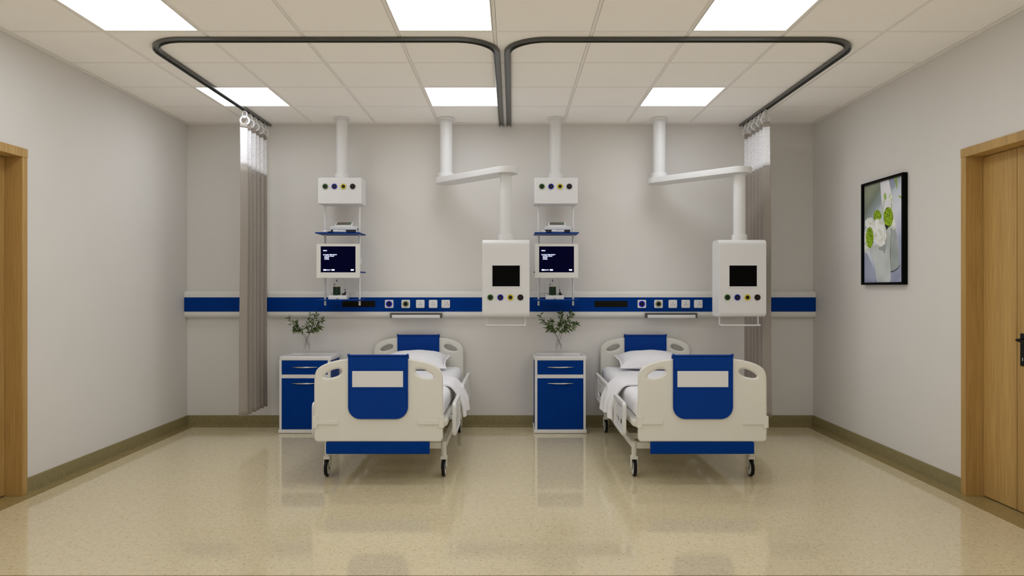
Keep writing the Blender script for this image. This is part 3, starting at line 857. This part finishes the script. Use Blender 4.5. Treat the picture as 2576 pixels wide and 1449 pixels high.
# pillow (a thing of its own)
def pillow(loc, label):
    o = thing('pillow', label, 'pillow', loc, 'white pillows')
    b = MB(); nu, nv = 44, 30; a, c, th = .305, .205, .098
    rot = Matrix.Rotation(math.radians(9.8), 4, 'X')
    for sgn in (1, -1):
        rows = []
        for i in range(nv + 1):
            row = []
            for j in range(nu + 1):
                u_ = -1 + 2 * j / nu; v_ = -1 + 2 * i / nv
                eu = 1 - abs(u_) ** 2.6; ev = 1 - abs(v_) ** 2.6
                hgt = th * (max(0, eu) ** .55) * (max(0, ev) ** .55)
                pin = 1 - .07 * (1 - v_ * v_) if abs(u_) else 1
                x = a * u_ * (1 - .085 * (1 - v_ * v_) * abs(u_)); y = c * v_ * (1 - .07 * (1 - u_ * u_) * abs(v_))
                w_ = math.sin(math.atan2(y, x) * 14 + 3 * noise.noise(Vector((x * 6, y * 6, sgn)))) * .0035 * (abs(u_ * v_) ** .7)
                hgt += (w_ + noise.noise(Vector((x * 7, y * 7, sgn * 3))) * .006) * (1 if max(abs(u_), abs(v_)) < .97 else 0)
                p = Vector((x, y, hgt * sgn * (1 if sgn > 0 else .55)))
                row.append(rot @ p)
            rows.append(row)
        b.grid(rows, 'sheet')
    # flat flange
    pts = []
    for k in range(80):
        t_ = 2 * PI * k / 80; cu, su_ = math.cos(t_), math.sin(t_); m_ = max(abs(cu), abs(su_)); u_, v_ = cu / m_, su_ / m_
        pts.append((a * u_ * (1 - .085 * (1 - v_ * v_) * abs(u_)), c * v_ * (1 - .07 * (1 - u_ * u_) * abs(v_))))
    inner = [rot @ Vector((x * .985, y * .985, 0)) for x, y in pts]
    outer = [rot @ Vector((x * 1.05, y * 1.07, .004 * math.sin(k * .7))) for k, (x, y) in enumerate(pts)]
    up = [p + Vector((0, 0, .002)) for p in inner]; uo = [p + Vector((0, 0, .002)) for p in outer]
    dn_ = [p - Vector((0, 0, .002)) for p in outer]; di = [p - Vector((0, 0, .002)) for p in inner]
    b.grid([up, uo, dn_, di], 'sheet', True)
    q = b.build('pillow_case', o, 1.2, False)
    return o
pillow((BX1 + .0, 6.828, .674), 'plump white pillow at the head of the left bed')
pw = again(bpy.data.objects['pillow'], (BX2 - .0, 6.828, .674), 'plump white pillow at the head of the right bed')
# folded top sheet lying across the bed
def blanket(bx, label, seed):
    o = thing('bed_sheet', label, 'bed sheet', (bx, FY, .61), 'folded sheets across the beds')
    right = [(0, .614), (.1, .614), (.2, .614), (.3, .614), (.38, .613), (.415, .611), (.442, .600), (.462, .580), (.482, .553), (.503, .52), (.519, .48), (.529, .44), (.533, .40), (.535, .37), (.536, .345)]
    sec = [(-x, z) for x, z in right[::-1]] + right[1:]
    sec = spline([Vector((x, z, 0)) for x, z in sec], 4)
    rows = []; ny = 36
    for i in range(ny + 1):
        s_ = i / ny; row = []
        for k, p in enumerate(sec):
            side = max(0, (abs(p.x) - .43) / .11); side = min(1, side); dr = max(0, .60 - p.y) / .26
            y = .690 + s_ * .50 + .018 * dr * (1 if s_ < .5 else -.3)
            y += noise.noise(Vector((p.x * 3, s_ * 2, seed))) * .012
            wv = math.sin(s_ * 17 + seed + noise.noise(Vector((s_ * 3, p.y * 4, seed))) * 2) * .013 * dr ** 1.5
            far = max(0, min(1, (y - .93) / .12)); ext = .016 * side * far
            x = p.x + (wv + ext + .004 * side) * (1 if p.x > 0 else -1)
            z = p.y + noise.noise(Vector((x * 6, y * 6, seed))) * .0035 * (1 - dr) + (.008 * side * far if dr < .3 else 0)
            z += math.sin(s_ * 9 + seed) * .012 * dr ** 3
            row.append((x, y, z - .61))
        # soft folded front and back edge
        rows.append(row)
    r0 = [(x, y + .004, z - .006) for x, y, z in rows[0]]; 
    b = MB(); b.grid(rows, 'sheet'); q = b.build('sheet_cloth', o, 1.5, False)
    s = q.modifiers.new('s', 'SOLIDIFY'); s.thickness = .013; s.offset = 1 if False else -0.0
    v = q.modifiers.new('b', 'BEVEL'); v.width = .005; v.segments = 3; v.limit_method = 'ANGLE'; v.angle_limit = 1.0
    return o
blanket(BX1, 'white folded sheet lying across the left bed and hanging over its sides', 1.3)
blanket(BX2, 'white folded sheet lying across the right bed and hanging over its sides', 4.1)
again(bed, (BX2, FY, 0), 'white hospital bed with blue end covers nearest the right wall, right of the two beds')

# ------------------------------------------------------------------ bedside cabinets
CY0, CY1 = 6.74, 7.115
cab = thing('bedside_cabinet', 'blue and white bedside cabinet with drawer, partly hidden by the left bed footboard', 'bedside cabinet', (-1.9655, CY0, 0), 'bedside cabinets')
D = CY1 - CY0; hw = .2415
b = MB(); b.box(-hw, hw, .008, D - .004, .030, .700, 'white', .006, 2); b.build('body', cab)
b = MB(); b.box(-.2525, .2525, 0, D, .002, .037, 'white', .008, 3); b.build('plinth', cab)
def tray():
    t = bmesh.new()
    A = rrect(-.2515, .2515, 0, D, .028, 6)
    I = rrect(-.2515 + .026, .2515 - .026, .026, D - .022, .008, 6)
    I2 = rrect(-.2515 + .032, .2515 - .032, .032, D - .028, .006, 6)
    def L(pts, z): return [t.verts.new((x, y, z)) for x, y in pts]
    def ins(pts, g):
        return [(x * (1 - g / .2515), D / 2 + (y - D / 2) * (1 - g / (D / 2))) for x, y in pts]
    loops = [L(ins(A, .004), .695), L(A, .700), L(A, .724), L(ins(A, .003), .731), L(ins(A, .007), .7335), L(I, .7335), L(I2, .716)]
    n = len(A)
    for a, c in zip(loops[:-1], loops[1:]):
        for i in range(n): t.faces.new((a[i], a[(i + 1) % n], c[(i + 1) % n], c[i]))
    t.faces.new(loops[0]); t.faces.new(loops[-1])
    return t
b = MB(); b.add(tray(), 'white'); b.build('top_tray', cab)
def bow(parent, z):
    b = MB(); N = 16; pts = []; rs = []
    for k in range(N + 1):
        s_ = -1 + 2 * k / N; pts.append((s_ * .121, -.004 - .026 * (1 - abs(s_) ** 2.2), z)); rs.append(.0025 + .0045 * (1 - s_ * s_))
    b.tube(pts, .006, 'steel', 14, rs=rs); b.build('handle', parent)
b = MB(); b.box(-.2175, .2175, -.0005, .016, .561, .6925, 'blue', .0012, 1); dr = b.build('drawer', cab); bow(dr, .631)
b = MB(); b.box(-.2175, .2175, -.0005, .016, .0427, .5255, 'blue', .0012, 1); dr = b.build('door', cab); bow(dr, .4775)
b = MB(); b.box(-hw + .001, -.2185, .002, .02, .037, .70, 'white'); b.box(.2185, hw - .001, .002, .02, .037, .70, 'white'); b.box(-.219, .219, .002, .016, .5255, .561, 'white'); b.build('front_frame', cab)
for s_ in (-1, 1):
    a0, a1 = sorted((s_ * (hw - .004), s_ * (hw + .0015))); b = MB(); b.box(a0, a1, .030, D - .022, .052, .690, 'blue', .0008, 1); b.build('side_panel', cab)
again(cab, (.4585, CY0, 0), 'blue and white bedside cabinet with drawer standing between the two beds')

# ------------------------------------------------------------------ vases and branches
def vase(x, y, z, label):
    o = thing('glass_vase', label, 'vase', (x, y, z), 'clear glass vases')
    b = MB(); R = .0345; hh = .219; n = 48; t = bmesh.new()
    prof = [(R - .0015, 0), (R, .002), (R, hh), (R - .0022, hh), (R - .0022, .008), (.001, .008)]
    V = [[t.verts.new((r_ * math.cos(2 * PI * k / n), r_ * math.sin(2 * PI * k / n), z_)) for k in range(n)] for r_, z_ in prof]
    for a, c in zip(V[:-1], V[1:]):
        for k in range(n): t.faces.new((a[k], a[(k + 1) % n], c[(k + 1) % n], c[k]))
    t.faces.new(V[0]); t.faces.new(V[-1])
    b.add(t, 'glass'); b.build('glass_body', o)
    return o
def branches(vx, vy, zbase, cx_px, sc, ox, oy, data, which, seed):
    rnd = random.Random(seed); mm = 6.93 / F
    for bi, (pts, forks, words) in enumerate(data):
        def W(p, dep):
            px = p[0] / sc + ox; py = p[1] / sc + oy
            return Vector(((px - cx_px) * mm, dep, CAMZ - (py - 724.5) * mm - zbase))
        o = thing('leafy_branch', '%s in the vase on the %s' % (words, which), 'branch', (vx, vy, zbase), 'leafy branches in the vases')
        dep0 = (bi - 1.5) * .012; dep1 = (bi - 1.5) * .035
        b = MB(); lv = MB(); lines = [pts] + forks
        t = bmesh.new()
        for li, ln in enumerate(lines):
            q = []
            for k, p in enumerate(ln):
                s_ = k / (len(ln) - 1)
                dep = dep0 * (1 - 2 * s_) * -1 if li == 0 else 0
                d_ = (-dep0 + (dep1 + dep0) * s_) if li == 0 else dep1 * .6 + rnd.uniform(-.02, .02) * s_
                q.append(W(p, d_))
            if li == 0:
                for v_ in q:
                    if v_.z < .21:
                        r_ = math.hypot(v_.x, v_.y)
                        if r_ > .029: v_.x *= .029 / r_; v_.y *= .029 / r_
            sp = spline(q, 7)
            b.tube(sp, .0016, 'stem', 6, rs=[.0017 - .0009 * k / len(sp) for k in range(len(sp))])
            tot = len(sp)
            for k in range(tot - 1):
                p = sp[k]
                if p.z < .215: continue
                dirn = (sp[k + 1] - sp[k]).normalized()
                for rep in range(2):
                    if rnd.random() < .08: continue
                    ang = rnd.uniform(0, 2 * PI)
                    side = dirn.cross(Vector((0, 1, 0))).normalized(); bn = dirn.cross(side)
                    out = side * math.cos(ang) + bn * math.sin(ang) * .6
                    dv = (dirn * rnd.uniform(.35, .9) + out * rnd.uniform(.7, 1.2) + Vector((0, 0, rnd.uniform(-.2, .2)))).normalized()
                    Ln = rnd.uniform(.030, .056) * (1 if k < tot - 5 else 1.05); wd = Ln * rnd.uniform(.09, .135)
                    sd = dv.cross(Vector((rnd.uniform(-1, 1), rnd.uniform(-1, -.1), rnd.uniform(-.4, 1)))).normalized(); nrm = sd.cross(dv)
                    base = p
                    cen = []; lf = []; rt = []
                    for s2, w2 in ((0, .05), (.25, .85), (.5, 1), (.78, .5), (1, .01)):
                        c_ = base + dv * Ln * s2 + nrm * (Ln * .10 * math.sin(s2 * PI)) - Vector((0, 0, Ln * .12 * s2 * s2))
                        cen.append(t.verts.new(c_)); lf.append(t.verts.new(c_ + sd * wd * w2 + nrm * wd * w2 * .35)); rt.append(t.verts.new(c_ - sd * wd * w2 + nrm * wd * w2 * .35))
                    for i in range(4):
                        t.faces.new((cen[i], lf[i], lf[i + 1], cen[i + 1])); t.faces.new((cen[i], cen[i + 1], rt[i + 1], rt[i]))
        b.build('stem', o, wn=False)
        lv.add(t, 'leaf', normals=False); lo = lv.build('leaves', o, 1.2, False); lo['kind'] = 'stuff'
VZ = .7165; VY = 6.94
vase(-2.003, VY, VZ, 'clear glass vase of branches on the left bedside cabinet')
vase(.4575, VY, VZ, 'clear glass vase of branches on the cabinet between the beds')
words = ['long branch leaning far left', 'short branch leaning left', 'upright middle branch', 'bushy branch spreading right']
dataB = [([(770, 1110), (700, 890), (610, 690), (480, 540), (370, 450), (260, 340), (195, 170)], [], words[0]),
         ([(780, 1030), (680, 830), (600, 690), (540, 520), (480, 380), (500, 340)], [[(560, 600), (480, 560), (370, 560)]], words[1]),
         ([(630, 1100), (670, 830), (730, 660), (700, 520), (735, 350), (762, 190), (760, 130)], [[(705, 480), (760, 450), (820, 330)]], words[2]),
         ([(675, 1020), (720, 860), (800, 670), (860, 520), (930, 320), (1010, 190), (1070, 130)], [[(800, 660), (900, 600), (1010, 560), (1110, 480), (1190, 440)], [(850, 560), (960, 470), (1060, 370)]], words[3])]
dataA = [([(720, 880), (660, 680), (580, 550), (500, 440), (400, 340), (330, 210)], [], words[0]),
         ([(740, 810), (640, 590), (560, 500), (500, 400), (470, 320)], [[(560, 500), (490, 480), (440, 490)]], words[1]),
         ([(640, 860), (660, 690), (730, 540), (690, 400), (720, 290), (755, 170)], [[(700, 480), (650, 420)]], words[2]),
         ([(670, 800), (700, 640), (740, 530), (800, 400), (810, 280), (870, 160)], [[(740, 530), (850, 430), (920, 340), (1000, 260)], [(780, 480), (850, 470), (930, 420)]], words[3])]
branches(.4575, VY, VZ, 1405.5, 10.73, 1340, 775, dataB, 'cabinet between the beds', 5)
branches(-2.003, VY, VZ, 774, 8.053, 690, 770, dataA, 'left bedside cabinet', 11)

# ------------------------------------------------------------------ framed print on the right wall
XP = 2.983
fr = thing('framed_picture', 'tall black-framed print of white vases and flowers on the right wall', 'picture', (XR, 5.755, 1.407))
y0, y1, z0, z1 = 5.43 - 5.755, 6.08 - 5.755, 0, .859
xf, xb = XP - XR, -.001; bw = .020
b = MB()
b.box(xf, xb, y0, y0 + bw, z0, z1, 'blackgloss', .0015, 1); b.box(xf, xb, y1 - bw, y1, z0, z1, 'blackgloss', .0015, 1)
b.box(xf, xb, y0 + bw, y1 - bw, z0, z0 + bw, 'blackgloss', .0015, 1); b.box(xf, xb, y0 + bw, y1 - bw, z1 - bw, z1, 'blackgloss', .0015, 1)
b.build('frame', fr, wn=False)
# the print: flat shapes printed on one sheet
def art(name, stops, scale, detail=4, kind='noise', rough=.45):
    m = mat(name, (.5, .5, .5), rough, .3); t, bb = nt(m)
    if kind == 'noise': n = noise_node(t, scale, detail); src = n.outputs['Fac']
    else:
        tc = t.nodes.new('ShaderNodeTexCoord'); n = t.nodes.new('ShaderNodeTexVoronoi'); n.inputs['Scale'].default_value = scale
        t.links.new(tc.outputs['Object'], n.inputs['Vector']); src = n.outputs['Distance']
    r_ = ramp(t, src, stops); t.links.new(r_.outputs[0], bb.inputs['Base Color']); return m
a_bg = art('print_backdrop', [(.35, (.36, .40, .52)), (.55, (.58, .61, .72)), (.7, (.74, .76, .86))], 3.5, 1)
a_dk = art('print_green_grey', [(.3, (.11, .14, .10)), (.6, (.25, .28, .27))], 4, 1)
t_, bb_ = nt(a_bg); tc_ = t_.nodes.new('ShaderNodeTexCoord'); sp_ = t_.nodes.new('ShaderNodeSeparateXYZ')
t_.links.new(tc_.outputs['Object'], sp_.inputs[0])
m1 = t_.nodes.new('ShaderNodeMath'); m1.operation = 'MULTIPLY_ADD'; m1.inputs[1].default_value = .62; t_.links.new(sp_.outputs[1], m1.inputs[0]); t_.links.new(sp_.outputs[2], m1.inputs[2])
nz_ = noise_node(t_, 7, 2); m2 = t_.nodes.new('ShaderNodeMath'); m2.operation = 'MULTIPLY_ADD'; m2.inputs[1].default_value = .10
t_.links.new(nz_.outputs['Fac'], m2.inputs[0]); t_.links.new(m1.outputs[0], m2.inputs[2])
r_ = ramp(t_, m2.outputs[0], [(.22, (.36, .40, .56)), (.36, (.58, .62, .76)), (.52, (.74, .77, .87)), (.66, (.60, .66, .74)), (.76, (.30, .36, .38)), (.86, (.20, .24, .19)), (.97, (.30, .33, .24))])
t_.links.new(r_.outputs[0], bb_.inputs['Base Color'])
a_mid = art('print_blue_grey', [(.3, (.22, .25, .36)), (.6, (.38, .42, .56))], 5, 1)
a_v1 = art('print_tall_vase', [(.3, (.66, .67, .72)), (.6, (.82, .82, .88))], 3, 1)
a_v1d = art('print_tall_vase_base', [(.3, (.30, .35, .33)), (.6, (.42, .46, .46))], 5, 2)
a_v2 = art('print_front_vase', [(.3, (.48, .52, .50)), (.6, (.66, .70, .70))], 4, 1)
a_gr = art('print_green_flower', [(.0, (.50, .74, .04)), (.42, (.34, .55, .015)), (.75, (.07, .14, .0))], 95, 0, 'vor')
a_wh = art('print_white_flower', [(.35, (.62, .66, .55)), (.5, (.85, .87, .84)), (.65, (.93, .94, .93))], 24, 3)
a_lf = art('print_leaf', [(.3, (.20, .38, .04)), (.6, (.42, .60, .15))], 30, 2)
a_bd = art('print_bud', [(.3, (.45, .60, .30)), (.6, (.80, .85, .72))], 30, 2)
a_bk = art('print_dark_line', [(.3, (.01, .01, .01)), (.6, (.03, .03, .03))], 30, 2)
pb = MB(); XPR = xf + .020
def crop(X, Y):                       # print coordinates -> the sheet on the wall (local)
    px = X / 4.262 + 2120; py = Y / 4.262 + 400; xw = XR + XPR
    d_ = xw * F / (px - 1288)
    return (d_ - 5.755, CAMZ - (py - 724.5) * d_ / F - 1.407)
lay = [0]
def shape(pts, m, cropped=True):
    lay[0] += 1; x = XPR - .00006 * lay[0]; t = bmesh.new(); out = []
    for p in pts:
        u_, v_ = crop(*p) if cropped else p
        u_ = min(max(u_, y0 + bw), y1 - bw); v_ = min(max(v_, z0 + bw), z1 - bw)
        if not out or (abs(out[-1][0] - u_) + abs(out[-1][1] - v_)) > 1e-5: out.append((u_, v_))
    f = t.faces.new([t.verts.new((x, u_, v_)) for u_, v_ in out])
    bmesh.ops.triangulate(t, faces=[f])
    bmesh.ops.recalc_face_normals(t, faces=t.faces)
    for f in t.faces:
        if f.normal.x > 0: f.normal_flip()
    pb.add(t, m, normals=False)
def el(cx, cy, rx, ry, m, wob=0, n=44, tilt=0):
    q = []
    for k in range(n):
        a = 2 * PI * k / n; g = 1 + wob * math.sin(a * 9 + cx) + wob * .6 * math.sin(a * 15)
        u_, v_ = rx * g * math.cos(a), ry * g * math.sin(a)
        q.append((cx + u_ * math.cos(tilt) - v_ * math.sin(tilt), cy + u_ * math.sin(tilt) + v_ * math.cos(tilt)))
    shape(q, m)
def sm(pts): return [(p.x, p.y) for p in spline([Vector((x, y, 0)) for x, y in pts], 6, True)]
pb.box(XPR, xb, y0 + bw, y1 - bw, z0 + bw, z1 - bw, a_bg)
shape(sm([(235, 1000), (290, 1080), (330, 1180), (372, 1330), (225, 1330)]), a_mid)
shape([(500, 200), (562, 190), (560, 300), (530, 320)], a_mid)
shape([(555, 1330), (640, 1240), (640, 1070), (600, 1150), (505, 1240), (505, 1330)], a_mid)
shape([(402, 200), (495, 200), (520, 360), (545, 520), (580, 760), (600, 950), (612, 1140), (560, 1190), (508, 1212), (505, 770), (440, 620), (412, 420)], a_v1)
shape([(505, 740), (560, 740), (580, 800), (600, 960), (612, 1140), (560, 1190), (508, 1212)], a_v1d)
shape([(505, 1208), (550, 1196), (590, 1168), (613, 1136), (614, 1146), (590, 1180), (550, 1206), (508, 1219)], a_bk)
el(290, 690, 52, 62, a_wh, .06); el(255, 880, 34, 130, a_wh, .05)
shape(sm([(288, 950), (320, 1060), (350, 1180), (378, 1330), (505, 1330), (508, 1000), (514, 760), (470, 740), (400, 900)]), a_v2)
shape(sm([(385, 960), (430, 985), (450, 1015), (470, 900), (475, 760), (450, 850)]), a_v1d)
for pth in ([(432, 610), (428, 560), (438, 490), (450, 430)], [(520, 540), (526, 500), (524, 470)]):
    L_ = [(x - 3, y) for x, y in pth] + [(x + 3, y) for x, y in pth[::-1]]; shape(L_, a_lf)
el(455, 400, 13, 38, a_lf); el(514, 416, 20, 48, a_bd)
shape([(556, 204), (580, 195), (584, 330), (575, 300)], a_lf); shape([(592, 386), (630, 400), (630, 432)], a_lf)
el(545, 700, 20, 60, a_wh, .04)
el(373, 614, 43, 66, a_gr, .03); el(490, 625, 51, 110, a_gr, .02); shape([(450, 700), (500, 720), (470, 765)], a_bk)
el(395, 790, 73, 150, a_wh, .035, tilt=-.12); el(291, 842, 40, 112, a_gr, .02)
q = pb.build('print_sheet', fr, wn=False)
q['label'] = 'print of green and white flowers in white vases'

# ------------------------------------------------------------------ camera, world, view
cam = bpy.data.cameras.new('camera'); cam.lens = 25; cam.sensor_width = 36; cam.clip_start = .05
co = bpy.data.objects.new('camera', cam); C.objects.link(co); co.location = (0, 0, CAMZ); co.rotation_euler = (PI / 2, 0, 0)
sc = bpy.context.scene; sc.camera = co
wd = bpy.data.worlds.new('world'); sc.world = wd; wd.use_nodes = True
wd.node_tree.nodes['Background'].inputs[0].default_value = (.6, .6, .6, 1); wd.node_tree.nodes['Background'].inputs[1].default_value = .2
sc.view_settings.view_transform = 'Standard'; sc.view_settings.look = 'None'
sc.view_settings.exposure = 0; sc.view_settings.gamma = 1; sc.view_settings.use_curve_mapping = False
sc.cycles.use_denoising = True
# soft fill between the many white surfaces, darkening only into creases
sc.cycles.use_fast_gi = True; sc.cycles.fast_gi_method = 'ADD'
wd.light_settings.ao_factor = .096; wd.light_settings.distance = .9
sc.cycles.max_bounces = 12; sc.cycles.diffuse_bounces = 9; sc.cycles.glossy_bounces = 4; sc.cycles.transparent_max_bounces = 16
sc.cycles.sample_clamp_indirect = 6
